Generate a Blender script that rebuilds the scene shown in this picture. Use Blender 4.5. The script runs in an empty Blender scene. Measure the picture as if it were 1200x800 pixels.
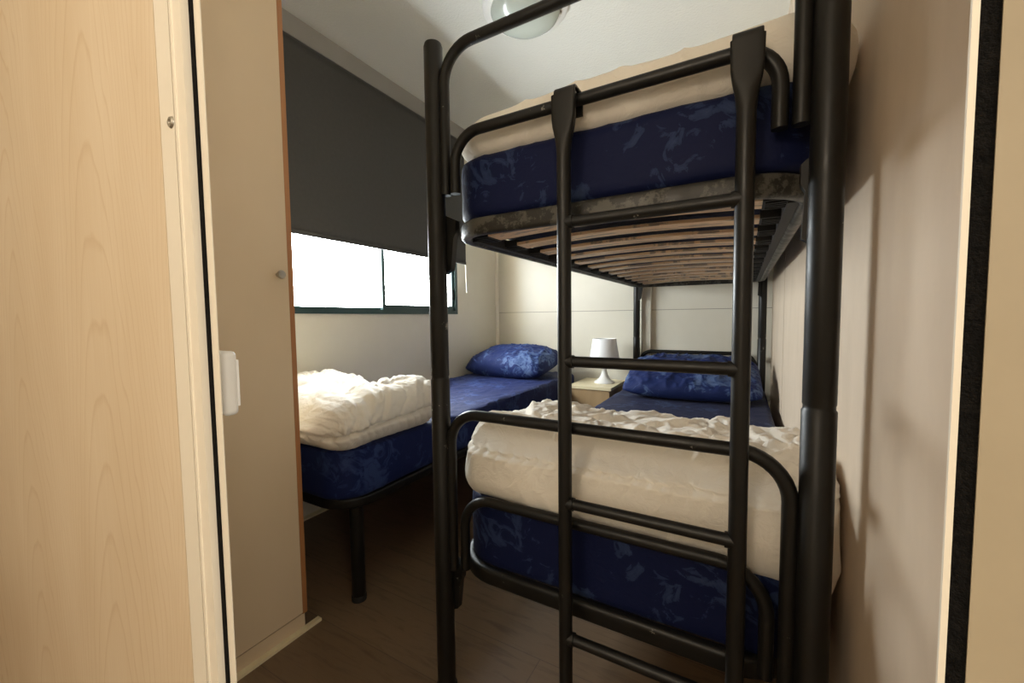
import bpy, bmesh, math, random
import numpy as np
from mathutils import Vector, Matrix, noise
random.seed(7)
SC = bpy.context.scene
C = SC.collection
PI = math.pi

# ------------------------------------------------------------------ materials
def new_mat(name):
    m = bpy.data.materials.new(name); m.use_nodes = True
    nt = m.node_tree; b = nt.nodes['Principled BSDF']
    return m, nt, b
def N(nt, t, **kw):
    n = nt.nodes.new(t)
    for k, v in kw.items():
        if k in n.inputs: n.inputs[k].default_value = v
        else: setattr(n, k, v)
    return n
def ramp(nt, fac, stops):
    r = N(nt, 'ShaderNodeValToRGB')
    el = r.color_ramp.elements
    while len(el) < len(stops): el.new(0.5)
    for e, (p, c) in zip(el, stops):
        e.position = p; e.color = (*c, 1) if len(c) == 3 else c
    nt.links.new(fac, r.inputs[0]); return r
def coords(nt, scale=(1, 1, 1), rot=(0, 0, 0)):
    tc = N(nt, 'ShaderNodeTexCoord'); mp = N(nt, 'ShaderNodeMapping')
    mp.inputs['Scale'].default_value = scale; mp.inputs['Rotation'].default_value = rot
    nt.links.new(tc.outputs['Object'], mp.inputs[0]); return mp.outputs[0]
def noise_tex(nt, vec, scale, detail=4, rough=.5, dist=0):
    n = N(nt, 'ShaderNodeTexNoise', Scale=scale, Detail=detail, Roughness=rough, Distortion=dist)
    nt.links.new(vec, n.inputs['Vector']); return n.outputs['Fac']
def bump(nt, b, h, strength=.3, dist=.002):
    bp = N(nt, 'ShaderNodeBump', Strength=strength, Distance=dist)
    nt.links.new(h, bp.inputs['Height']); nt.links.new(bp.outputs[0], b.inputs['Normal'])
def mottled(name, c1, c2, scale=8, rough=.5, bs=.15, bscale=200, bd=.001, stretch=(1, 1, 1), spec=.5):
    m, nt, b = new_mat(name)
    v = coords(nt, stretch)
    r = ramp(nt, noise_tex(nt, v, scale, 5, .6), [(.3, c1), (.7, c2)])
    nt.links.new(r.outputs[0], b.inputs['Base Color'])
    b.inputs['Roughness'].default_value = rough
    b.inputs['Specular IOR Level'].default_value = spec
    if bs: bump(nt, b, noise_tex(nt, v, bscale, 3), bs, bd)
    return m
M = {}
M['wall'] = mottled('painted panel cream', (.68, .64, .535), (.73, .69, .59), 3, .45, .08, 60)
M['wall_right'] = mottled('beige wallboard', (.62, .50, .375), (.70, .57, .435), 9, .6, .25, 45, .0015, (1, 1, .45))
M['trim'] = mottled('cream trim', (.80, .74, .62), (.84, .79, .68), 4, .45, .05, 90)
M['seam'] = mottled('joint filler', (.20, .17, .13), (.26, .22, .17), 8, .7, .03)
M['shadedtrim'] = mottled('shaded trim', (.36, .35, .33), (.40, .39, .37), 4, .5, .03)  # shadow on the pelmet band is put into this base colour
M['jamb'] = mottled('shaded cream jamb', (.36, .30, .205), (.41, .345, .24), 6, .5, .1, 120)  # cream darkened to carry the shade on the near jamb
M['black'] = mottled('black brush seal', (.003, .003, .003), (.010, .009, .008), 200, .95, .8, 900, .002, spec=.1)
M['blind'] = mottled('charcoal blind cloth', (.074, .073, .070), (.082, .081, .077), 60, .85, .1, 900, .0003, spec=.2)
M['blindrail'] = mottled('dark blind metal', (.05, .05, .048), (.06, .06, .058), 30, .4, .02)
M['teal'] = mottled('dark teal window metal', (.020, .050, .050), (.028, .062, .062), 20, .35, .03)
M['white'] = mottled('white plastic', (.78, .77, .74), (.82, .81, .78), 20, .35, .02)
M['shade'] = mottled('white lamp shade', (.88, .88, .87), (.90, .90, .90), 20, .6, .02)
M['metal'] = mottled('brushed metal', (.45, .42, .36), (.52, .49, .42), 60, .35, .05)
M['metal'].node_tree.nodes['Principled BSDF'].inputs['Metallic'].default_value = .9
M['orange'] = mottled('orange edge veneer', (.36, .155, .055), (.44, .20, .075), 30, .45, .1, 200, .0005, (1, 1, .1))
M['wardrobe'] = mottled('wardrobe laminate', (.67, .535, .355), (.73, .585, .40), 2.2, .42, .05, 60, .0006, (1, 1, .5))
M['nighttop'] = mottled('pale yellow laminate', (.74, .63, .40), (.80, .70, .47), 8, .4, .04)
M['nightbody'] = mottled('tan wood veneer', (.36, .24, .12), (.44, .30, .16), 6, .5, .05, 100, .0006, (3, 3, .5))
M['rubber'] = mottled('black rubber', (.012, .012, .012), (.02, .02, .02), 80, .6, .05)

# black tube paint with chips
def paint(name, chip=.665, chipc=(.30, .28, .25), base=(.008, .0075, .0065)):
    m, nt, b = new_mat(name)
    v = coords(nt)
    n1 = noise_tex(nt, v, 14, 6, .75)
    r = ramp(nt, n1, [(chip, base), (chip + .05, chipc)])
    nt.links.new(r.outputs[0], b.inputs['Base Color'])
    r2 = ramp(nt, noise_tex(nt, v, 30, 4), [(.3, (.33,) * 3), (.7, (.50,) * 3)])
    nt.links.new(r2.outputs[0], b.inputs['Roughness'])
    b.inputs['Specular IOR Level'].default_value = .38
    return m
M['paint'] = paint('black tube enamel')
M['patina'] = paint('worn frame enamel', .50, (.085, .080, .066), (.022, .020, .016))
M['innerframe'] = mottled('grey side rail', (.10, .095, .085), (.14, .13, .115), 12, .45, .03)

# blue damask style sheet
def blue(name, c0, c1, c2, amt):
    m, nt, b = new_mat(name)
    v = coords(nt)
    w = N(nt, 'ShaderNodeTexNoise', Scale=9, Detail=2)
    nt.links.new(v, w.inputs['Vector'])
    mx = N(nt, 'ShaderNodeVectorMath', operation='MULTIPLY_ADD')
    mx.inputs[1].default_value = (.10, .10, .10)
    nt.links.new(w.outputs['Color'], mx.inputs[0]); nt.links.new(v, mx.inputs[2])
    a = noise_tex(nt, mx.outputs[0], 17, 5, .62, 1.5)
    big = noise_tex(nt, v, 6, 2, .5)
    mul = N(nt, 'ShaderNodeMath', operation='MULTIPLY'); nt.links.new(a, mul.inputs[0]); nt.links.new(big, mul.inputs[1])
    r = ramp(nt, mul.outputs[0], [(amt, c0), (amt + .015, c1), (amt + .09, c2)])
    nt.links.new(r.outputs[0], b.inputs['Base Color'])
    b.inputs['Roughness'].default_value = .62
    b.inputs['Specular IOR Level'].default_value = .15
    b.inputs['Sheen Weight'].default_value = .03
    bump(nt, b, noise_tex(nt, v, 55, 4, .6, .8), .35, .004)
    return m
M['blue'] = blue('navy patterned sheet', (.0045, .0085, .045), (.017, .030, .085), (.028, .047, .115), .300)
M['bluelit'] = blue('window lit patterned sheet', (.008, .016, .080), (.015, .029, .11), (.030, .055, .17), .285)  # brighter copy of the navy sheet, window light put into the colour
M['bluepillow'] = blue('blue patterned pillowcase', (.012, .023, .10), (.026, .05, .15), (.085, .13, .26), .266)

# duvet
m, nt, b = new_mat('off white quilt'); M['duvet'] = m
v = coords(nt)
r = ramp(nt, noise_tex(nt, v, 5, 3), [(.3, (.80, .75, .66)), (.7, (.85, .81, .73))])
nt.links.new(r.outputs[0], b.inputs['Base Color']); b.inputs['Roughness'].default_value = .8
b.inputs['Specular IOR Level'].default_value = .2; b.inputs['Sheen Weight'].default_value = .2
bump(nt, b, noise_tex(nt, v, 28, 5, .62, 1.2), .45, .010)

# ceiling: glossy orange-peel
m, nt, b = new_mat('textured gloss ceiling'); M['ceiling'] = m
v = coords(nt)
b.inputs['Base Color'].default_value = (.80, .795, .74, 1); b.inputs['Roughness'].default_value = .10
bump(nt, b, noise_tex(nt, v, 105, 2, .5), .6, .0030)

# birch / maple laminate for the hall side panel: cathedral grain
def woodpanel():
    m, nt, b = new_mat('maple laminate')
    v = coords(nt)
    sep = N(nt, 'ShaderNodeSeparateXYZ'); nt.links.new(v, sep.inputs[0])
    def math_(op, a, bb):
        n = N(nt, 'ShaderNodeMath', operation=op)
        for i, q in enumerate((a, bb)):
            if q is None: continue
            if isinstance(q, (int, float)): n.inputs[i].default_value = q
            else: nt.links.new(q, n.inputs[i])
        return n.outputs[0]
    # parabola arches: rings of  z + k*(x-x0)^2
    nz = noise_tex(nt, coords(nt, (3, 3, .9)), 2.3, 3, .5)
    wob = math_('MULTIPLY', math_('SUBTRACT', nz, .5), .10)
    xs = math_('ADD', sep.outputs[0], wob)
    px = math_('PINGPONG', math_('ADD', xs, .76), .19)     # repeats of the arch
    sq = math_('MULTIPLY', math_('MULTIPLY', px, px), 30.)
    sv = math_('ADD', math_('ADD', sep.outputs[2], sq), math_('MULTIPLY', nz, .22))
    fr = math_('FRACT', math_('MULTIPLY', sv, 9.5), None)
    ring = ramp(nt, fr, [(.0, (0, 0, 0)), (.80, (.12,) * 3), (.93, (1, 1, 1)), (1., (.0,) * 3)])
    fib = noise_tex(nt, coords(nt, (60, 60, 1.5)), 4, 4, .6)
    blotch = noise_tex(nt, coords(nt, (3, 3, 1)), 2.0, 3, .5)
    c = ramp(nt, blotch, [(.3, (.68, .555, .395)), (.7, (.74, .625, .47))])
    mix = N(nt, 'ShaderNodeMix', data_type='RGBA', blend_type='MULTIPLY')
    nt.links.new(math_('MULTIPLY', ring.outputs[0], .36), mix.inputs[0])
    nt.links.new(c.outputs[0], mix.inputs[6]); mix.inputs[7].default_value = (.74, .62, .46, 1)
    mix2 = N(nt, 'ShaderNodeMix', data_type='RGBA', blend_type='MULTIPLY')
    f2 = ramp(nt, fib, [(.35, (0, 0, 0)), (.75, (1, 1, 1))])
    nt.links.new(math_('MULTIPLY', f2.outputs[0], .25), mix2.inputs[0])
    nt.links.new(mix.outputs[2], mix2.inputs[6]); mix2.inputs[7].default_value = (.80, .68, .52, 1)
    nt.links.new(mix2.outputs[2], b.inputs['Base Color'])
    b.inputs['Roughness'].default_value = .5
    b.inputs['Specular IOR Level'].default_value = .3
    return m
M['maple'] = woodpanel()

# laminate floor, boards along X
m, nt, b = new_mat('oak laminate floor'); M['floor'] = m
v = coords(nt)
br = N(nt, 'ShaderNodeTexBrick', Scale=1.0)
br.inputs['Brick Width'].default_value = 1.25; br.inputs['Row Height'].default_value = .19
br.inputs['Mortar Size'].default_value = .0012; br.inputs['Color1'].default_value = (.165, .108, .062, 1)
br.inputs['Color2'].default_value = (.205, .137, .081, 1); br.inputs['Mortar'].default_value = (.12, .08, .055, 1)
br.offset = .37
nt.links.new(v, br.inputs['Vector'])
g = noise_tex(nt, coords(nt, (1.6, 14, 1)), 3.2, 6, .65, .9)
gr = ramp(nt, g, [(.25, (.55, .50, .46)), (.5, (1, 1, 1)), (.8, (.85, .80, .76))])
mx = N(nt, 'ShaderNodeMix', data_type='RGBA', blend_type='MULTIPLY'); mx.inputs[0].default_value = .85
nt.links.new(br.outputs[0], mx.inputs[6]); nt.links.new(gr.outputs[0], mx.inputs[7])
nt.links.new(mx.outputs[2], b.inputs['Base Color']); b.inputs['Roughness'].default_value = .42
bump(nt, b, g, .1, .001)

# slats: birch ply with grey worn patches near the middle
m, nt, b = new_mat('bent birch slat'); M['slat'] = m
v = coords(nt, (1, 6, 6))
r = ramp(nt, noise_tex(nt, v, 9, 4), [(.3, (.74, .50, .30)), (.7, (.82, .60, .40))])
wn = ramp(nt, noise_tex(nt, coords(nt, (4, 28, 1)), 2.2, 5, .7), [(.53, (0, 0, 0)), (.57, (1, 1, 1))])
mx = N(nt, 'ShaderNodeMix', data_type='RGBA')
nt.links.new(wn.outputs[0], mx.inputs[0]); nt.links.new(r.outputs[0], mx.inputs[6]); mx.inputs[7].default_value = (.36, .28, .22, 1)
nt.links.new(mx.outputs[2], b.inputs['Base Color']); b.inputs['Roughness'].default_value = .45

# glass
def glass(name, tint=(1, 1, 1)):
    m = bpy.data.materials.new(name); m.use_nodes = True; nt = m.node_tree; nt.nodes.clear()
    o = N(nt, 'ShaderNodeOutputMaterial'); t = N(nt, 'ShaderNodeBsdfTransparent'); g = N(nt, 'ShaderNodeBsdfGlossy', Roughness=.02)
    t.inputs[0].default_value = (*tint, 1)
    mx = N(nt, 'ShaderNodeMixShader'); mx.inputs[0].default_value = .05
    nt.links.new(t.outputs[0], mx.inputs[1]); nt.links.new(g.outputs[0], mx.inputs[2])
    nt.links.new(mx.outputs[0], o.inputs[0]); return m
M['glass'] = glass('window glass', (.97, .99, .99))
M['dome'] = mottled('frosted glass', (.50, .55, .50), (.56, .61, .55), 6, .18, 0)

# ------------------------------------------------------------------ geometry helpers
def obj(name, bm, mat, parent=None, smooth=True, bevel=0):
    me = bpy.data.meshes.new(name)
    if bevel:
        bmesh.ops.bevel(bm, geom=[e for e in bm.edges if e.calc_face_angle(0) > .5], offset=bevel, segments=2, profile=.6, affect='EDGES')
    bmesh.ops.recalc_face_normals(bm, faces=bm.faces)
    bm.to_mesh(me); bm.free()
    me.materials.append(M[mat] if isinstance(mat, str) else mat)
    if smooth:
        for p in me.polygons: p.use_smooth = True
        try: me.set_sharp_from_angle(angle=math.radians(38))
        except Exception: pass
    o = bpy.data.objects.new(name, me); C.objects.link(o)
    if parent: o.parent = parent
    return o
def origin_to(o, p):
    p = Vector(p); o.data.transform(Matrix.Translation(-p)); o.location = p; return o
def tag(o, label, cat, group=None):
    o['label'] = label; o['category'] = cat
    if group: o['group'] = group
    return o
def thing(name, label, cat, loc=(0, 0, 0), group=None):
    o = bpy.data.objects.new(name, None); C.objects.link(o); o.location = loc; o.empty_display_size = .05
    return tag(o, label, cat, group)
def struct(o): o['kind'] = 'structure'; return o
def box(bm, x0, x1, y0, y1, z0, z1):
    vs = [bm.verts.new(p) for p in ((x0, y0, z0), (x1, y0, z0), (x1, y1, z0), (x0, y1, z0), (x0, y0, z1), (x1, y0, z1), (x1, y1, z1), (x0, y1, z1))]
    for f in ((3, 2, 1, 0), (4, 5, 6, 7), (0, 1, 5, 4), (1, 2, 6, 5), (2, 3, 7, 6), (3, 0, 4, 7)): bm.faces.new([vs[i] for i in f])
    return bm
def nb(*a):
    bm = bmesh.new()
    return box(bm, *a) if a else bm
def fillet(pts, r, n=8, closed=False):
    pts = [Vector(p) for p in pts]; out = []; L = len(pts)
    for i, p in enumerate(pts):
        if not closed and i in (0, L - 1): out.append(p); continue
        a = pts[i - 1]; c = pts[(i + 1) % L]
        u = (a - p).normalized(); w = (c - p).normalized(); ang = u.angle(w)
        if abs(ang - PI) < 1e-3: out.append(p); continue
        rr = r; d = rr / math.tan(ang / 2); d = min(d, (a - p).length * .499, (c - p).length * .499); rr = d * math.tan(ang / 2)
        ctr = p + (u + w).normalized() * (rr / math.sin(ang / 2))
        s = p + u * d - ctr; e = p + w * d - ctr; th = s.angle(e)
        for k in range(n + 1):
            t = k / n; out.append(ctr + (s * math.sin((1 - t) * th) + e * math.sin(t * th)) / math.sin(th))
    return out
def sweep(bm, pts, prof, nrm, closed=False):
    nrm = Vector(nrm).normalized(); rings = []; L = len(pts)
    for i, p in enumerate(pts):
        a = pts[i - 1] if (i > 0 or closed) else None; c = pts[(i + 1) % L] if (i < L - 1 or closed) else None
        t = Vector((0, 0, 0))
        if a is not None: t += (p - a).normalized()
        if c is not None: t += (c - p).normalized()
        t.normalize(); s = t.cross(nrm).normalized()
        rings.append([bm.verts.new(p + s * x + nrm * y) for x, y in prof])
    m = len(prof)
    for i in range(L if closed else L - 1):
        A = rings[i]; B = rings[(i + 1) % L]
        for k in range(m): bm.faces.new((A[k], A[(k + 1) % m], B[(k + 1) % m], B[k]))
    if not closed:
        bm.faces.new(rings[0][::-1]); bm.faces.new(rings[-1])
    return bm
def circ(r, n=20): return [(r * math.cos(2 * PI * k / n), r * math.sin(2 * PI * k / n)) for k in range(n)]
def tube(bm, pts, r, nrm, closed=False, n=20): return sweep(bm, [Vector(p) for p in pts], circ(r, n), nrm, closed)
def rprof(w, h, r=.004):
    o = []
    for sx, sy, a0 in ((1, 1, 0), (-1, 1, 90), (-1, -1, 180), (1, -1, 270)):
        for k in range(4):
            a = math.radians(a0 + k * 30); o.append((sx * (w / 2 - r) + r * math.cos(a), sy * (h / 2 - r) + r * math.sin(a)))
    return o
def lathe(bm, prof, c, n=48):
    rings = []
    for r, z in prof:
        if r < 1e-5: rings.append([bm.verts.new((c[0], c[1], c[2] + z))])
        else: rings.append([bm.verts.new((c[0] + r * math.cos(2 * PI * k / n), c[1] + r * math.sin(2 * PI * k / n), c[2] + z)) for k in range(n)])
    for A, B in zip(rings, rings[1:]):
        for k in range(n):
            q = [A[k % len(A)], A[(k + 1) % len(A)], B[(k + 1) % len(B)], B[k % len(B)]]
            u = []
            for x in q:
                if x not in u: u.append(x)
            if len(u) > 2: bm.faces.new(u)
    return bm
def nz(x, y, z, s=1., seed=0.): return noise.noise(Vector((x * s + seed, y * s - seed * .7, z * s + seed * 1.3)))
def fbm(x, y, z, s=1., seed=0., o=4):
    a = 0; w = 1; t = 0
    for i in range(o): a += w * nz(x, y, z, s, seed + i * 7.1); t += w; w *= .55; s *= 2.03
    return a / t
def crease(x, y, z, s=1., seed=0.): return max(0., 1 - abs(nz(x, y, z, s, seed)) * 6.5) ** 1.6
def ridge(x, y, z, s=1., seed=0.): return (1 - min(1, abs(nz(x, y, z, s, seed)) * 3.0)) ** 2
def soft(bm, x0, x1, y0, y1, z0, z1, step, r, rxy=None, fn=None, dfn=None):
    """rounded box grid; r = edge radius, fn(pos,nrm)->scalar push along normal, dfn(pos,n)->new pos"""
    h = Vector(((x1 - x0) / 2, (y1 - y0) / 2, (z1 - z0) / 2)); c = Vector(((x0 + x1) / 2, (y0 + y1) / 2, (z0 + z1) / 2))
    n = [max(4, int(round(2 * q / step))) for q in h]; V = {}
    rz = min(r, h.z * .98); rxy = rxy or r
    def vert(i, j, k):
        key = (i, j, k)
        if key in V: return V[key]
        p = Vector((h.x * (2 * i / n[0] - 1), h.y * (2 * j / n[1] - 1), h.z * (2 * k / n[2] - 1)))
        # plan-view corner rounding
        q = Vector((max(-h.x + rxy, min(h.x - rxy, p.x)), max(-h.y + rxy, min(h.y - rxy, p.y))))
        d = Vector((p.x - q.x, p.y - q.y)); mx = max(abs(d.x), abs(d.y))
        if d.length > 1e-9: d = d * (mx / d.length)
        rad = mx; dirv = d.normalized() if d.length > 1e-9 else Vector((0, 0))
        zz = p.z; inner = Vector((q.x, q.y))
        # edge rounding between side and top
        ez = max(0, abs(zz) - (h.z - rz)) / rz; er = max(0, rad - (rxy - rz)) / rz if rz else 0
        if ez > 0 and er > 0:
            mm = max(ez, er); l = math.hypot(ez, er); ez2 = ez * mm / l; er2 = er * mm / l
            zz = math.copysign(h.z - rz + ez2 * rz, zz); rad = rxy - rz + er2 * rz
            nv = Vector((dirv.x * er2, dirv.y * er2, math.copysign(ez2, p.z)))
        elif abs(abs(p.z) - h.z) < 1e-7: nv = Vector((0, 0, math.copysign(1, p.z)))
        else: nv = Vector((dirv.x, dirv.y, 0))
        pos = Vector((inner.x + dirv.x * rad, inner.y + dirv.y * rad, zz)) + c
        nv = nv.normalized() if nv.length > 1e-9 else Vector((0, 0, 1))
        if fn: pos = pos + nv * fn(pos, nv)
        if dfn: pos = dfn(pos, nv)
        V[key] = bm.verts.new(pos); return V[key]
    for a, (u, w) in ((0, (1, 2)), (1, (0, 2)), (2, (0, 1))):
        for side in (0, n[a]):
            for i in range(n[u]):
                for j in range(n[w]):
                    q = []
                    for di, dj in ((0, 0), (1, 0), (1, 1), (0, 1)):
                        k = [0, 0, 0]; k[a] = side; k[u] = i + di; k[w] = j + dj; q.append(vert(*k))
                    bm.faces.new(q)
    return bm

# ------------------------------------------------------------------ room
XL, XR, YB, YF, ZC = -1.78, .155, 2.89, .20, 2.28
HX0, HX1, HY = -2.3, 1.3, -1.5
struct(obj('floor', nb(HX0, HX1, HY, YB + .05, -.05, 0), 'floor'))
struct(obj('ceiling', nb(HX0, HX1, HY, YB + .05, ZC, ZC + .05), 'ceiling'))
WY0, WY1, WZ0, WZ1 = 1.10, 2.345, .96, 1.93
bm = nb(XL - .06, XL, .246, WY0, 0, ZC); box(bm, XL - .06, XL, WY1, YB + .05, 0, ZC)
box(bm, XL - .06, XL, WY0, WY1, 0, WZ0); box(bm, XL - .06, XL, WY0, WY1, WZ1, ZC)
struct(obj('wall_left', bm, 'wall', smooth=False))
# back wall: sheet panels with an open joint at 0.972 m
bm = nb(XL - .06, XR + .05, YB + .003, YB + .05, 0, ZC)
for a, b_ in ((XL, -.60), (-.54, XR)):
    box(bm, a, b_, YB, YB + .003, 0, .9705); box(bm, a, b_, YB, YB + .003, .9735, ZC)
struct(obj('wall_back', bm, 'wall', smooth=False))
struct(obj('trim_11', nb(XL, XR, YB + .0012, YB + .0035, .9700, .9740), 'seam', smooth=False))
bm = nb(XR + .003, XR + .05, .24, YB + .05, 0, ZC)
for a, b_ in ((.24, 1.29), (1.292, 2.10), (2.103, 2.62), (2.622, YB)): box(bm, XR, XR + .003, a, b_ - .009 * (b_ == 2.10), 0, ZC)
struct(obj('wall_right', bm, 'wall_right', smooth=False))
bm = nb(XR + .0012, XR + .0035, 2.090, 2.1035, 0, ZC); box(bm, XR + .0012, XR + .0035, 2.6195, 2.6225, 0, ZC)
struct(obj('trim_12', bm, 'seam', smooth=False))
struct(obj('trim_1', nb(-.60, -.54, YB - .035, YB, 0, ZC), 'wall', bevel=.006))
bm = bmesh.new(); tube(bm, [(XL + .006, YB - .006, 0), (XL + .006, YB - .006, ZC)], .017, (0, 1, 0)); struct(obj('trim_2', bm, 'trim'))
struct(obj('trim_3', nb(XL, XL + .022, .25, YB, 2.187, ZC), 'shadedtrim', bevel=.002))
struct(obj('trim_4', nb(XL, XL + .03, .25, YB, 0, .008), 'nighttop'))
# window
Xw0, Xw1 = XL - .055, XL + .008
def frame_y(bm, y0, y1, z0, z1, x0, x1, w, wb=None):
    wb = wb or w
    box(bm, x0, x1, y0, y1, z0, z0 + wb); box(bm, x0, x1, y0, y1, z1 - w, z1)
    box(bm, x0, x1, y0, y0 + w, z0 + wb, z1 - w); box(bm, x0, x1, y1 - w, y1, z0 + wb, z1 - w)
b = bmesh.new(); frame_y(b, WY0, WY1, WZ0, WZ1, Xw0, Xw1, .026, .024); w1 = struct(obj('window_1', b, 'teal', smooth=False, bevel=.0015))
b = bmesh.new(); frame_y(b, WY0 + .026, 1.685, WZ0 + .024, WZ1 - .026, Xw0 + .004, Xw0 + .024, .012, .012); obj('sash', b, 'teal', w1, smooth=False)
b = bmesh.new(); frame_y(b, 1.660, WY1 - .026, WZ0 + .024, WZ1 - .026, Xw0 + .028, Xw0 + .050, .022, .030); obj('sash', b, 'teal', w1, smooth=False)
obj('pane', nb(Xw0 + .012, Xw0 + .015, WY0 + .036, 1.675, WZ0 + .035, WZ1 - .036), 'glass', w1)
obj('pane', nb(Xw0 + .037, Xw0 + .040, 1.68, WY1 - .046, WZ0 + .053, WZ1 - .046), 'glass', w1)
obj('latch', nb(Xw0 + .050, Xw0 + .058, WY1 - .042, WY1 - .030, 1.06, 1.13), 'black', w1)

# partition between hall and bedroom (sliding door pocket on the left)
Y0 = YF
bm = nb(HX0, -.533, Y0, Y0 + .008, 0, ZC); box(bm, HX0, -.62, .25, .258, 0, ZC)
struct(obj('wall_front', bm, 'maple', smooth=False))
bm = nb(-.5315, -.5012, Y0, Y0 + .007, 0, 2.2)
tm = struct(obj('trim_5', bm, 'trim', bevel=.0012))
b = bmesh.new(); lathe(b, [(0, .0010), (.0018, .0012), (.0024, .0022), (.0046, .0020), (.0058, .0008), (.0060, 0), (0, 0)], (0, 0, 0), 24)
s = obj('screw', b, 'metal', tm); s.rotation_euler = (PI / 2, 0, 0); s.location = (-.5070, Y0, 1.1315)
bm = nb(-.4992, -.4756, Y0, Y0 + .0068, 0, 2.2); box(bm, -.4955, -.4925, Y0 - .0012, Y0 + .001, 0, 2.2)
struct(obj('trim_6', bm, 'trim', bevel=.0008))
struct(obj('trim_7', nb(-.60, -.469, Y0 + .0070, Y0 + .0082, 0, 2.2), 'black', smooth=False))
struct(obj('trim_10', nb(-.60, -.4572, Y0 + .0083, Y0 + .0092, 0, 2.2), 'trim', smooth=False))
d1 = struct(obj('door_1', nb(-1.15, -.5405, .226, .2462, .01, 2.19), 'trim', bevel=.001))
bm = bmesh.new(); soft(bm, -.58, -.5305, .2462, .2625, .816, .894, .002, .006)
hd = obj('door_handle', bm, 'white', d1); hd['label'] = 'white plastic pull with rounded corners'
bm = nb(-.573, -.5315, .261, .2634, .827, .883); obj('handle_recess', bm, 'shade', hd, bevel=.001)
# right jamb
struct(obj('trim_8', nb(.0650, .0669, Y0, Y0 + .0015, 0, 2.2), 'trim', bevel=.0005))
struct(obj('trim_9', nb(.0669, .0722, Y0 + .0005, Y0 + .006, 0, 2.2), 'black', smooth=False))
bm = nb(.0722, .0825, Y0, Y0 + .006, 0, 2.2)
box(bm, .0825, XR + .05, Y0, Y0 + .04, 0, ZC); struct(obj('wall_front_right', bm, 'jamb', smooth=False))
struct(obj('wall_front_top', nb(-.533, .0825, Y0, Y0 + .04, 2.2, ZC), 'jamb', smooth=False))
# hall shell
struct(obj('wall_hall_back', nb(HX0, HX1, HY - .05, HY, 0, ZC), 'wall', smooth=False))
struct(obj('wall_hall_left', nb(HX0 - .05, HX0, HY, .25, 0, ZC), 'wall', smooth=False))
struct(obj('wall_hall_right', nb(HX1, HX1 + .05, HY, .24, 0, ZC), 'jamb', smooth=False))
struct(obj('wall_hall_front', nb(XR + .05, HX1, Y0, Y0 + .04, 0, ZC), 'jamb', smooth=False))

# ------------------------------------------------------------------ wardrobe
wx = -1.13
t = thing('wardrobe', 'tall pale laminate wardrobe with orange edge beside the doorway', 'wardrobe', (-1.45, .49, 0))
def rel(o, t): o.location = o.location - t.location; return o
bm = nb(-1.77, wx - .019, .262, .722, .05, 2.18)
rel(obj('carcass', bm, 'wardrobe', t, bevel=.001), t)
o = rel(obj('side_edge', nb(wx - .019, wx - .001, .7035, .7180, .05, 2.18), 'orange', t, bevel=.002), t); o['label'] = 'orange brown veneer edge strip'
d = rel(obj('door', nb(wx - .018, wx, .27, .7025, .055, 2.175), 'wardrobe', t, bevel=.0015), t)
b = bmesh.new(); lathe(b, [(0, 0), (.0055, 0), (.0055, .010), (.0105, .014), (.012, .019), (.010, .023), (0, .0245)], (0, 0, 0), 28)
k = obj('knob', b, 'metal', d); k.rotation_euler = (0, PI / 2, 0); k.location = (wx, .672, 1.057); k['label'] = 'round dull metal knob'
rel(obj('plinth', nb(-1.77, wx - .006, .262, .712, 0, .048), 'wardrobe', t, bevel=.001), t)
struct(obj('baseboard_left', nb(wx - .006, wx + .012, .262, .755, 0, .008), 'nighttop', bevel=.002))

# ------------------------------------------------------------------ roller blind
t = thing('roller_blind', 'charcoal roller blind pulled most of the way down over the window', 'blind', (-1.735, 1.65, 2.15))
by0, by1 = .93, 2.375
b = bmesh.new(); tube(b, [(-1.738, by0, 2.145), (-1.738, by1, 2.145)], .021, (0, 0, 1)); rel(obj('roller', b, 'blindrail', t), t)
b = bmesh.new()
n1, n2 = 50, 30; vs = {}
for i in range(n1 + 1):
    for j in range(n2 + 1):
        y = by0 + (by1 - by0) * i / n1; z = 1.325 + (2.145 - 1.325) * j / n2
        vs[i, j] = b.verts.new((-1.7165 + .0012 * math.sin(y * 5 + 1) + .0010 * nz(y, z, 0, 3, 2), y, z))
for i in range(n1):
    for j in range(n2): b.faces.new((vs[i, j], vs[i + 1, j], vs[i + 1, j + 1], vs[i, j + 1]))
o = obj('blind_cloth', b, 'blind', t); rel(o, t); md = o.modifiers.new('s', 'SOLIDIFY'); md.thickness = .0008
rel(obj('bottom_bar', nb(-1.7205, -1.7125, by0, by1, 1.310, 1.328), 'blind', t, bevel=.002), t)
for yy in (by0 - .012, by1 + .001):
    rel(obj('bracket', nb(-1.76, -1.715, yy, yy + .009, 2.118, 2.172), 'blindrail', t, bevel=.002), t)
t2 = rel(obj('pull_wand', (lambda b: sweep(b, [Vector((-1.735, 2.408, 1.112)), Vector((-1.735, 2.400, 1.31))], rprof(.012, .006, .002), (1, 0, 0)))(bmesh.new()), 'white', t), t)
t2['label'] = 'short white plastic pull wand'
b = bmesh.new(); tube(b, [(-1.735, 2.400, 1.31), (-1.735, 2.384, 2.13)], .0012, (1, 0, 0), n=8); rel(obj('pull_cord', b, 'white', t), t)

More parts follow.
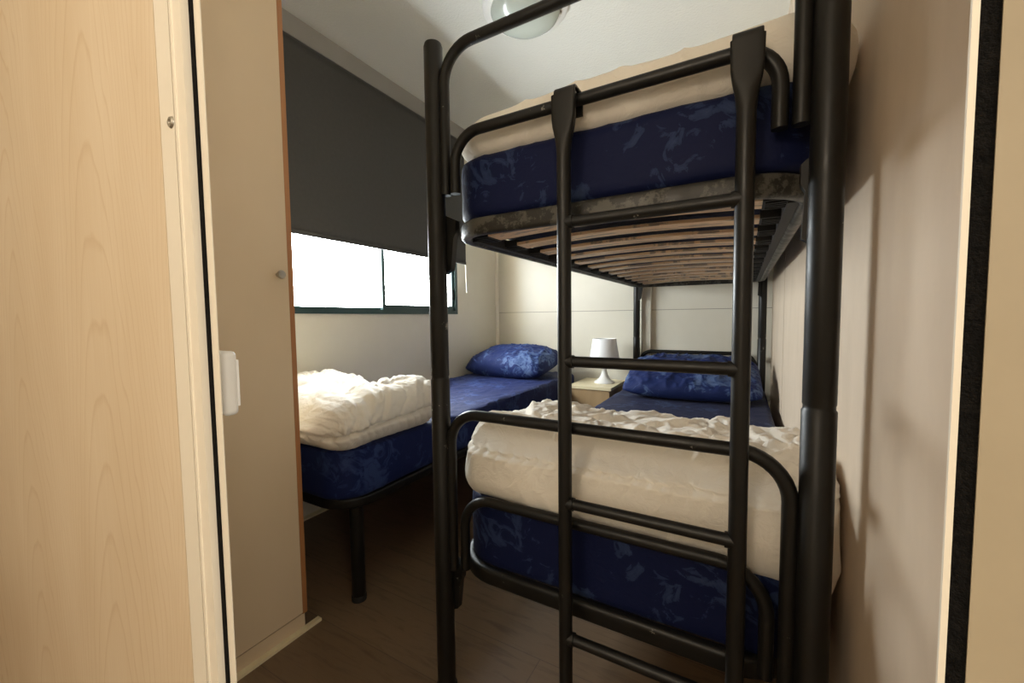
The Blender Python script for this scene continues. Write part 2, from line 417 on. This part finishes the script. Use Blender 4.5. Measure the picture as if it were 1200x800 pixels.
# ------------------------------------------------------------------ ceiling lamp
lc = (-.845, 1.64, ZC)
t = thing('ceiling_lamp', 'round flush ceiling light with frosted bowl, switched off', 'lamp', lc)
b = bmesh.new(); lathe(b, [(0, 0), (.182, 0), (.186, -.006), (.184, -.016), (.170, -.024), (.150, -.026), (.146, -.020), (0, -.020)], (0, 0, 0), 64); obj('base', b, 'white', t)
b = bmesh.new(); lathe(b, [(.148, -.022), (.150, -.028), (.142, -.046), (.118, -.064), (.08, -.077), (.04, -.083), (0, -.085)], (0, 0, 0), 64); obj('bowl', b, 'dome', t)
for a in (30, 150, 270):
    a = math.radians(a); o = obj('clip', nb(-.006, .006, -.004, .004, -.034, -.020), 'metal', t, bevel=.001); o.location = (.153 * math.cos(a), .153 * math.sin(a), 0); o.rotation_euler = (0, 0, a)

# ------------------------------------------------------------------ bunk bed
PXL, PXR, PYF, PYR = -.625, .103, .753, 2.825
t = thing('bunk_bed', 'black tubular steel bunk bed with two slatted bases against the right wall', 'bunk bed', (-.26, 1.79, 0))
def bp(name, bm, mat, parent=None, **k):
    o = obj(name, bm, mat, parent or t, **k)
    if parent is None: rel(o, t)
    return o
for px in (PXL, PXR):
    for py in (PYF, PYR):
        b = bmesh.new()
        lathe(b, [(0, 0.004), (.0225, .004), (.0225, .785), (.0205, .788), (.0205, .793), (.0215, .796), (.0215, 1.545), (.019, 1.553), (.012, 1.556), (0, 1.556)], (px, py, 0), 32)
        p = bp('post', b, 'paint')
        b = bmesh.new(); lathe(b, [(0, 0), (.026, 0), (.026, .022), (.0232, .026), (.0, .026)], (px, py, 0), 28); bp('foot_cap', b, 'rubber', p)
def hoop(zb, zt, xa, xb, y, r, rad):
    return tube(bmesh.new(), fillet([(xa, y, zb), (xa, y, zt), (xb, y, zt), (xb, y, zb)], rad, 10), r, (0, 1, 0))
FX0, FX1, FY0, FY1 = -.632, .108, .776, 2.80
for lv, (zf, zin, zout) in enumerate(((.295, .505, .708), (1.120, 1.341, 1.533))):
    for s, y in ((1, PYF), (-1, PYR)):
        if s < 0 and lv == 0: zout = .695
        yi = y + s * .008 if lv == 0 else y - s * .004
        zl = zf + .092
        bp('end_rail', hoop(zl if lv else zf + .03, zout, -.598, .071, y + s * .003, .0120, .075), 'paint')
        bp('inner_rail', hoop(zl if lv else zf + .03, zin, -.572, .044, y + s * .004 if lv else y + s * .016, .0115, .075), 'paint')
    base = bp('bed_base', (lambda b: sweep(b, fillet([(FX0 + .0125, FY0 + .0125, zf + .02), (FX1 - .0125, FY0 + .0125, zf + .02), (FX1 - .0125, FY1 - .0125, zf + .02), (FX0 + .0125, FY1 - .0125, zf + .02)], .11, 14, True), rprof(.025, .040, .009), (0, 0, 1), True))(bmesh.new()), 'patina' if lv else 'paint')
    b = bmesh.new()
    for xx in (FX0 + .034, FX1 - .034):
        box(b, xx - .009, xx + .009, FY0 + .09, FY1 - .09, zf + .004, zf + .030)
    bp('inner_channel', b, 'rubber', base)
    # front bracing bar between slat rows and front tube
    ns = 13
    for k in range(ns):
        yc = FY0 + .115 + k * (FY1 - FY0 - .23) / (ns - 1); hw = .031
        b = bmesh.new(); rings = []
        for i in range(25):
            u = i / 24; x = FX0 + .055 + (FX1 - FX0 - .11) * u; zz = zf + .014 + (.012 if lv else .002) * (1 - (2 * u - 1) ** 2)
            rings.append([b.verts.new((x, yc + dy, zz + dz)) for dy, dz in ((-hw, -.004), (hw, -.004), (hw + .001, 0), (hw, .004), (-hw, .004), (-hw - .001, 0))])
        for A, B in zip(rings, rings[1:]):
            for q in range(6): b.faces.new((A[q], A[(q + 1) % 6], B[(q + 1) % 6], B[q]))
        b.faces.new(rings[0]); b.faces.new(rings[-1][::-1])
        bp('slat', b, 'slat', base)
        for xx in (FX0 + .058, FX1 - .058):
            sgn = 1 if xx < -.2 else -1
            b = nb(min(xx - sgn * .022, xx + sgn * .022), max(xx - sgn * .022, xx + sgn * .022), yc - .036, yc + .036, zf + .010, zf + .027)
            for rr in range(4): box(b, xx - .018, xx + .018, yc - .026 + rr * .0145, yc - .021 + rr * .0145, zf + .007, zf + .012)
            bp('slat_holder', b, 'rubber', base)
    # corner brackets gripping the posts
    for px, sx in ((PXL, 1), (PXR, -1)):
        for py, sy in ((PYF, 1), (PYR, -1)):
            b = bmesh.new()
            ex = .046 if sx > 0 else .030
            prof = [(px + sx * .012, zf + .052), (px + sx * ex, zf + .036), (px + sx * ex, zf + .006), (px + sx * (ex - .006), zf - .004), (px + sx * min(.031, ex - .003), zf - .075), (px + sx * .012, zf - .085)]
            A = [b.verts.new((x, py + sy * .010, z)) for x, z in prof]; B = [b.verts.new((x, py + sy * .026, z)) for x, z in prof]
            b.faces.new(A); b.faces.new(B[::-1])
            for i in range(6): b.faces.new((A[i], B[i], B[(i + 1) % 6], A[(i + 1) % 6]))
            bp('corner_bracket', b, 'paint', bevel=.002)

# ------------------------------------------------------------------ ladder
YL = .7275
t = thing('bunk_ladder', 'black steel ladder hooked over the rail at the foot of the bunk bed', 'ladder', (-.15, YL, 0))
for x in (-.2965, -.0005):
    b = bmesh.new(); rings = []
    for z, wx_, wy_ in ((.0, .0135, .0135), (.5, .0135, .0135), (1.21, .0135, .0135), (1.238, .0135, .0135), (1.262, .0160, .0120), (1.285, .0205, .0100), (1.300, .0225, .0085), (1.343, .0235, .0075)):
        ring = []
        for k in range(24):
            a = 2 * PI * k / 24; ca, sa = math.cos(a), math.sin(a); e = 1 if z < 1.25 else (.75 if z < 1.28 else .35)
            ring.append(b.verts.new((x + wx_ * math.copysign(abs(ca) ** e, ca), YL + wy_ * math.copysign(abs(sa) ** e, sa), z)))
        rings.append(ring)
    for A, B in zip(rings, rings[1:]):
        for k in range(24): b.faces.new((A[k], A[(k + 1) % 24], B[(k + 1) % 24], B[k]))
    b.faces.new(rings[0][::-1]); b.faces.new(rings[-1])
    st = rel(obj('stringer', b, 'paint', t), t)
    # hook going over the rail
    pts = fillet([(x, YL + .002, 1.330), (x, YL + .004, 1.3575), (x, PYF + .021, 1.3575), (x, PYF + .021, 1.318)], .008, 5)
    b = bmesh.new(); sweep(b, pts, rprof(.006, .042, .002), (1, 0, 0)); obj('hook', b, 'paint', st)
for z in (.05, .290, .566, .845, 1.108):
    b = bmesh.new(); tube(b, [(-.2965, YL, z), (-.0005, YL, z)], .0105, (0, 0, 1))
    for xa in (-.2965, -.0185): tube(b, [(xa, YL, z), (xa + .018, YL, z)], .0128, (0, 0, 1))
    rel(obj('rung', b, 'paint', t), t)

# ------------------------------------------------------------------ single bed
t = thing('single_bed_frame', 'low black steel single bed frame under the window', 'bed', (-1.41, 1.8, 0))
BX0, BX1, BY0, BY1, bz = -1.755, -1.045, .80, 2.80, .325
base = rel(obj('bed_base', (lambda b: sweep(b, fillet([(BX0 + .0125, BY0 + .0125, bz + .018), (BX1 - .0125, BY0 + .0125, bz + .018), (BX1 - .0125, BY1 - .0125, bz + .018), (BX0 + .0125, BY1 - .0125, bz + .018)], .11, 14, True), rprof(.025, .036, .009), (0, 0, 1), True))(bmesh.new()), 'paint', t), t)
for k in range(12):
    yc = BY0 + .12 + k * (BY1 - BY0 - .24) / 11
    obj('slat', nb(BX0 + .025, BX1 - .025, yc - .03, yc + .03, bz + .014, bz + .024), 'slat', base)
for x in (BX0 + .075, BX1 - .05):
    for y in (BY0 + .078, BY1 - .075):
        b = bmesh.new(); lathe(b, [(0, .002), (.021, .002), (.022, .006), (.022, bz + .004), (0, bz + .004)], (x, y, 0), 28); l = rel(obj('leg', b, 'paint', t), t)
        b = bmesh.new(); lathe(b, [(0, 0), (.024, 0), (.024, .015), (.0225, .018), (0, .018)], (x, y, 0), 28); obj('foot_cap', b, 'rubber', l)

# ------------------------------------------------------------------ mattresses
def mattress(x0, x1, y0, y1, z0, z1, mat, label, wr=1.):
    def f(p, n):
        w = 0
        if n.z > .5: w = .0022 * ridge(p.x * 2.2, p.y, 0, 5.5, 3) * wr + (wr - 1) * .005 * ridge(p.x * 1.6 + .35 * p.y, p.y * .35, 0, 16, 9) + .002 * fbm(p.x, p.y, p.z, 6, 1) * wr
        else: w = .003 * fbm(p.x, p.y, p.z * 2, 7, 4)
        return w
    b = bmesh.new(); soft(b, x0, x1, y0, y1, z0, z1, .013, .020, .10, f)
    o = obj('mattress', b, mat)
    return tag(origin_to(o, ((x0 + x1) / 2, (y0 + y1) / 2, z0)), label, 'mattress')
mattress(-.625, .122, .786, 2.775, 1.161, 1.302, 'blue', 'navy patterned mattress on the upper bunk')
mattress(-.618, .122, .799, 2.780, .322, .500, 'blue', 'navy patterned mattress on the lower bunk')
mattress(BX0 + .005, BX1 + .004, BY0 - .012, BY1 + .01, .3615, .520, 'bluelit', 'blue patterned mattress of the single bed under the window', 1.8)

# ------------------------------------------------------------------ quilts
def pleat(u, s, seed):
    return abs(math.sin(u * s + 2.2 * nz(u, seed, 0, 9, seed)))
def quilt(name, label, x0, x1, y0, y1, z0, z1, r, fn, dfn=None, step=.006, rxy=None):
    b = bmesh.new(); soft(b, x0, x1, y0, y1, z0, z1, step, r, rxy, fn, dfn)
    o = obj(name, b, 'duvet'); o.data.set_sharp_from_angle(angle=PI)
    return tag(origin_to(o, ((x0 + x1) / 2, (y0 + y1) / 2, z0)), label, 'quilt')
# upper bunk
def f_up(p, n):
    a = .006 * fbm(p.x, p.y, p.z, 5, 2) + .004 * ridge(p.x * 2.4, p.y, p.z * .7, 6, 5)
    if n.y < -.3: a += .006 * pleat(p.x + .25 * p.z, 38, 1.) * math.exp(-abs(p.z - 1.315) / .03) * (.5 + nz(p.x, 0, 0, 5, 3))
    return a
def d_up(p, n):
    q = p.copy(); u = min(1, max(0, (p.x + .6) / .74))
    top = (p.z - 1.302) / .115
    if top > 0: q.z += .012 * nz(p.x, p.y, 0, 4, 8) * top + (.012 * u - .010) * top - .03 * top * max(0, 1 - (p.x + .60) / .10) ** 2
    if p.x > .06: q.z -= .022 * (p.x - .06) / .09
    return q
quilt('quilt', 'off-white quilt folded on the upper bunk', -.602, .148, .784, 1.55, 1.300, 1.412, .05, f_up, d_up, rxy=.07)
# lower bunk
def f_lo(p, n):
    a = .007 * fbm(p.x, p.y, p.z, 5, 12)
    if n.z > .3 or p.z > .632:
        k = min(1, max(n.z + .2, min(.8, (p.z - .632) / .02)))
        wx_ = p.x + .10 * nz(p.x, p.y, 0, 4, 3); wy_ = p.y + .10 * nz(p.x, p.y, 5, 4, 9)
        a += k * (.009 * ridge(wx_ * .8 + .7 * wy_, wy_ * 1.4 - .5 * wx_, 0, 7, 21) - .012 * crease(wx_ * .9 + .5 * wy_, wy_ * 1.5, 0, 8, 4) + .006 * crease(wx_ - .8 * wy_, wy_, 0, 11, 31) - .006 * crease(wx_ * 1.2, wy_ - .7 * wx_, 0, 15, 14) + .0025 * ridge(wx_, wy_, 0, 34, 14))
    zs = .624 + .004 * math.sin(p.x * 7)
    if n.y < -.1 and p.y < .87:
        up = p.z > zs
        g = math.exp(-abs(p.z - zs) / (.065 if up else .028)); amp = (.016 if up else .012) if p.x < .0 else .005
        lean = (.9 if up else -.45) * (p.z - zs)
        a -= amp * ((1 - pleat(p.x + lean, 105, 2.)) ** 2.2 * (.5 + 1.4 * abs(nz(p.x, 0, 0, 14, 3))) + .6 * ridge(p.x * 1.6 + lean, 0, p.z * .4, 12, 6)) * g
        a -= .011 * math.exp(-((p.z - zs) / .0042) ** 2) * (1 if p.x < .0 else .35)
        a += .005 * ridge(p.x + p.z * .6, 0, p.z * .35, 8, 9)
    return a
def d_lo(p, n):
    q = p.copy(); u = (p.x + .6) / .75; top = max(0, (p.z - .635) / .06)
    if p.z < .53: q.z -= .032 * max(0, u) * (1 - (p.z - .5) / .03) * (1 if p.y < .95 else .0)
    if p.x > .09 and p.z < .6: q.z -= .060 * min(1, (p.x - .09) / .04) * (1 - (p.z - .5) / .1)
    if p.z > .60: q.z -= .042 * min(1, (p.z - .60) / .08) * math.exp(-((p.y - .765) / .055) ** 2)
    if p.z > .615 and p.y < .954: q.y += .065 * min(1, (p.z - .615) / .062) * (1 - (p.y - .774) / .18)
    sx = -.535 + .11 * max(0, min(1, (1.06 - p.y) / .22))
    if p.x < sx and p.y > .86: q.z -= .034 * min(1.2, top) * min(1, (sx - p.x) / .022) * min(1, (p.y - .86) / .09)
    if p.z > .6: q.z -= .014 * min(1, (p.z - .6) / .08) * max(0, min(1, (p.y - .86) / .25)) * max(.15, min(1, (p.x + .50) / .15))
    return q
quilt('quilt', 'off-white crumpled quilt folded across the foot of the lower bunk', -.602, .148, .774, 1.16, .500, .680, .050, f_lo, d_lo, step=.005, rxy=.07)
# single bed
def f_si(p, n):
    a = .008 * fbm(p.x, p.y, p.z, 4, 32)
    wx_ = p.x + .12 * nz(p.x, p.y, p.z, 4, 3); wy_ = p.y + .12 * nz(p.x, p.y, p.z + 5, 4, 9)
    if n.z > -.2:
        a += .009 * ridge(wx_ * .9 + wy_ * .9, wy_ * .5 - wx_ * .7, 0, 6, 41) - .010 * crease(wx_ * 1.0 + wy_ * .9, wx_ * .35, p.z * .3, 9, 2) - .0045 * crease(wx_ * .8 + wy_ * 1.2, wx_ * .5, p.z * .5, 17, 12) + .0025 * ridge(wx_, wy_, p.z, 30, 5)
    zs = .588 + .010 * nz(p.x, p.y, 0, 3, 3)
    if n.x > .1 or (n.y < -.3 and p.x > -1.2):
        d = p.z - zs
        if p.x > -1.09: a -= .020 * math.exp(-(d / .006) ** 2)
        a -= .011 * ((1 - pleat(p.y + .7 * d, 95, 5.)) ** 2.2 * (.4 + 1.6 * abs(nz(p.y, 0, 0, 12, 3))) + .5 * ridge(p.y * 1.5 + d * .5, p.x, p.z * .3, 13, 6)) * math.exp(-abs(d) / .034)
    return a
def d_si(p, n):
    q = p.copy(); top = max(0, (p.z - .52) / .17)
    vx = math.exp(-((p.x + 1.36) / .07) ** 2)
    q.z -= .040 * top * vx * max(0, min(1, (p.y - .86) / .2))
    q.z += .008 * top * math.exp(-((p.x + 1.62) / .12) ** 2)
    q.z -= .045 * top * math.exp(-((p.y - .75) / .09) ** 2)
    if p.x > -1.2: q.z += .020 * top * max(0, (p.y - .9) / .35)
    return q
quilt('quilt', 'off-white puffy quilt folded at the foot of the single bed', -1.752, -1.008, .755, 1.26, .520, .688, .082, f_si, d_si, step=.005, rxy=.10)

# ------------------------------------------------------------------ pillows
def pillow(label, w, l, h, loc, rot, seed, wr):
    b = bmesh.new(); n = 90; V = {}
    for s in (1, -1):
        for i in range(n + 1):
            for j in range(n + 1):
                u = 2 * i / n - 1; v_ = 2 * j / n - 1; edge = i in (0, n) or j in (0, n)
                if edge and s < 0: V[s, i, j] = V[1, i, j]; continue
                au, av = abs(u), abs(v_)
                x = w / 2 * u * (1 - .035 * av ** 4) ; y = l / 2 * v_ * (1 - .10 * au ** 4)
                th = (max(0, 1 - au ** 3.2) * max(0, 1 - av ** 3.2)) ** .5
                wrk = wr * (.010 * ridge(x * 1.5 + y * .7, y - x * .6, s, 9, seed) + .006 * ridge(x, y * 1.5, s, 20, seed + 3) + .010 * fbm(x, y, s, 6, seed + 6)) * min(1, th * 2.2)
                z = s * (h / 2 * th + wrk) if s > 0 else -h * .5 * th * .8
                if edge: z = .006 * nz(x, y, 0, 14, seed) * wr
                V[s, i, j] = b.verts.new((x, y, z))
    for s in (1, -1):
        for i in range(n):
            for j in range(n):
                q = [V[s, i, j], V[s, i + 1, j], V[s, i + 1, j + 1], V[s, i, j + 1]]
                b.faces.new(q if s > 0 else q[::-1])
    o = obj('pillow', b, 'bluepillow'); o.data.set_sharp_from_angle(angle=PI)
    o.location = loc; o.rotation_euler = rot
    return tag(o, label, 'pillow')
pillow('plump blue patterned pillow on the single bed under the window', .62, .42, .215, (-1.42, 2.53, .610), (math.radians(12), 0, math.radians(-4)), 11, .9)
pillow('crumpled navy patterned pillow at the head of the lower bunk', .66, .50, .16, (-.24, 2.39, .596), (math.radians(14), 0, math.radians(2)), 23, .9)

# ------------------------------------------------------------------ nightstand and lamp
t = thing('nightstand', 'small wooden nightstand with pale yellow top between the two beds', 'nightstand', (-.84, 2.66, 0))
nx0, nx1, ny0, ny1, nzt = -.985, -.700, 2.47, 2.84, .486
rel(obj('top', nb(nx0, nx1, ny0, ny1, nzt - .018, nzt), 'nighttop', t, bevel=.006), t)
bm = nb(nx0 + .012, nx0 + .030, ny0 + .02, ny1 - .005, 0, nzt - .018); box(bm, nx1 - .030, nx1 - .012, ny0 + .02, ny1 - .005, 0, nzt - .018)
box(bm, nx0 + .03, nx1 - .03, ny1 - .02, ny1 - .006, 0, nzt - .018); box(bm, nx0 + .03, nx1 - .03, ny0 + .03, ny1 - .02, .03, .046); box(bm, nx0 + .03, nx1 - .03, ny0 + .03, ny1 - .02, .315, .330)
rel(obj('body', bm, 'nightbody', t, smooth=False), t)
dr = rel(obj('door', nb(nx0 + .012, nx1 - .012, ny0 + .006, ny0 + .0195, .02, nzt - .021), 'nightbody', t, bevel=.002), t)
t = thing('table_lamp', 'small white table lamp with tapered shade on the nightstand', 'lamp', (-.800, 2.665, nzt)); t.scale = (1.04, 1.04, 1.04)
b = bmesh.new(); lathe(b, [(0, 0), (.064, 0), (.066, .004), (.062, .010), (.046, .020), (.032, .034), (.022, .052), (.0155, .075), (.0130, .10), (.0145, .125), (.017, .145), (.010, .148), (0, .148)], (0, 0, 0), 40); obj('base', b, 'white', t)
b = bmesh.new(); lathe(b, [(.098, .122), (.099, .126), (.0745, .284), (.073, .287), (.0715, .284), (.096, .124), (.098, .122)], (0, 0, 0), 56); obj('lamp_shade', b, 'shade', t)
b = bmesh.new(); lathe(b, [(0, .148), (.013, .148), (.013, .172), (.024, .205), (.028, .225), (.020, .246), (0, .254)], (0, 0, 0), 24); obj('bulb', b, 'white', t)

# ------------------------------------------------------------------ light
w = bpy.data.worlds.new('sky'); SC.world = w; w.use_nodes = True
nt = w.node_tree; bg = nt.nodes['Background']; bg.inputs[0].default_value = (.96, .985, 1.0, 1)
tc = N(nt, 'ShaderNodeTexCoord'); sp = N(nt, 'ShaderNodeSeparateXYZ'); nt.links.new(tc.outputs['Generated'], sp.inputs[0])
mr = N(nt, 'ShaderNodeMapRange'); nt.links.new(sp.outputs[2], mr.inputs['Value'])      # extra glow added below the horizon to lift the ceiling, soft overcast sky above
for k_, v_ in (('From Min', -.12), ('From Max', .08), ('To Min', 25.), ('To Max', 18.5)): mr.inputs[k_].default_value = v_
nt.links.new(mr.outputs[0], bg.inputs[1])
def area(name, loc, rot, sx, sy, power, col, portal=False):
    l = bpy.data.lights.new(name, 'AREA'); l.shape = 'RECTANGLE'; l.size = sx; l.size_y = sy; l.energy = power; l.color = col
    if portal: l.cycles.is_portal = True
    o = bpy.data.objects.new(name, l); C.objects.link(o); o.location = loc; o.rotation_euler = rot; return o
area('window_portal', (XL - .075, (WY0 + WY1) / 2, (WZ0 + WZ1) / 2), (0, -PI / 2, 0), WZ1 - WZ0, WY1 - WY0, 1, (1, 1, 1), True)
pl = bpy.data.lights.new('hall_lamp', 'POINT'); pl.energy = 8.3; pl.color = (1.0, .84, .66); pl.shadow_soft_size = .13
po = bpy.data.objects.new('hall_lamp', pl); C.objects.link(po); po.location = (-.35, -.85, 1.55)

area('hall_side_fill', (HX1 - .03, -.38, 1.35), (0, PI / 2, 0), 1.3, .9, 9.5, (1.0, .90, .76))  # unseen fill added to brighten the wardrobe face
area('hall_front_fill', (.15, HY + .03, 1.35), (PI / 2, 0, 0), 1.9, 1.3, 3.8, (1.0, .90, .76))  # soft unseen fill added behind the camera, no window there

# ------------------------------------------------------------------ camera
cam = bpy.data.cameras.new('camera'); co = bpy.data.objects.new('camera', cam); C.objects.link(co)
cam.sensor_width = 36; cam.lens = 476 / 1200 * 36; cam.clip_start = .01
R = ((0.8701821781429272, 0.018616482785640813, -0.4923783133030157), (0.49259166138528104, -0.05655682038127301, 0.8684208548866437), (-0.011680409929424145, -0.9982258024300175, -0.05838506133274374))
mt = Matrix.Identity(4)
for i in range(3):
    mt[i][0] = R[i][0]; mt[i][1] = -R[i][1]; mt[i][2] = -R[i][2]
mt[0][3], mt[1][3], mt[2][3] = 0, 0, .93
co.matrix_world = mt
SC.camera = co
vs_ = SC.view_settings; vs_.view_transform = 'Standard'; vs_.look = 'None'; vs_.gamma = 1; vs_.exposure = .97
try: vs_.use_curve_mapping = False
except Exception: pass
try:
    SC.cycles.use_denoising = True; SC.cycles.max_bounces = 12; SC.cycles.diffuse_bounces = 8; SC.cycles.transparent_max_bounces = 12
except Exception: pass
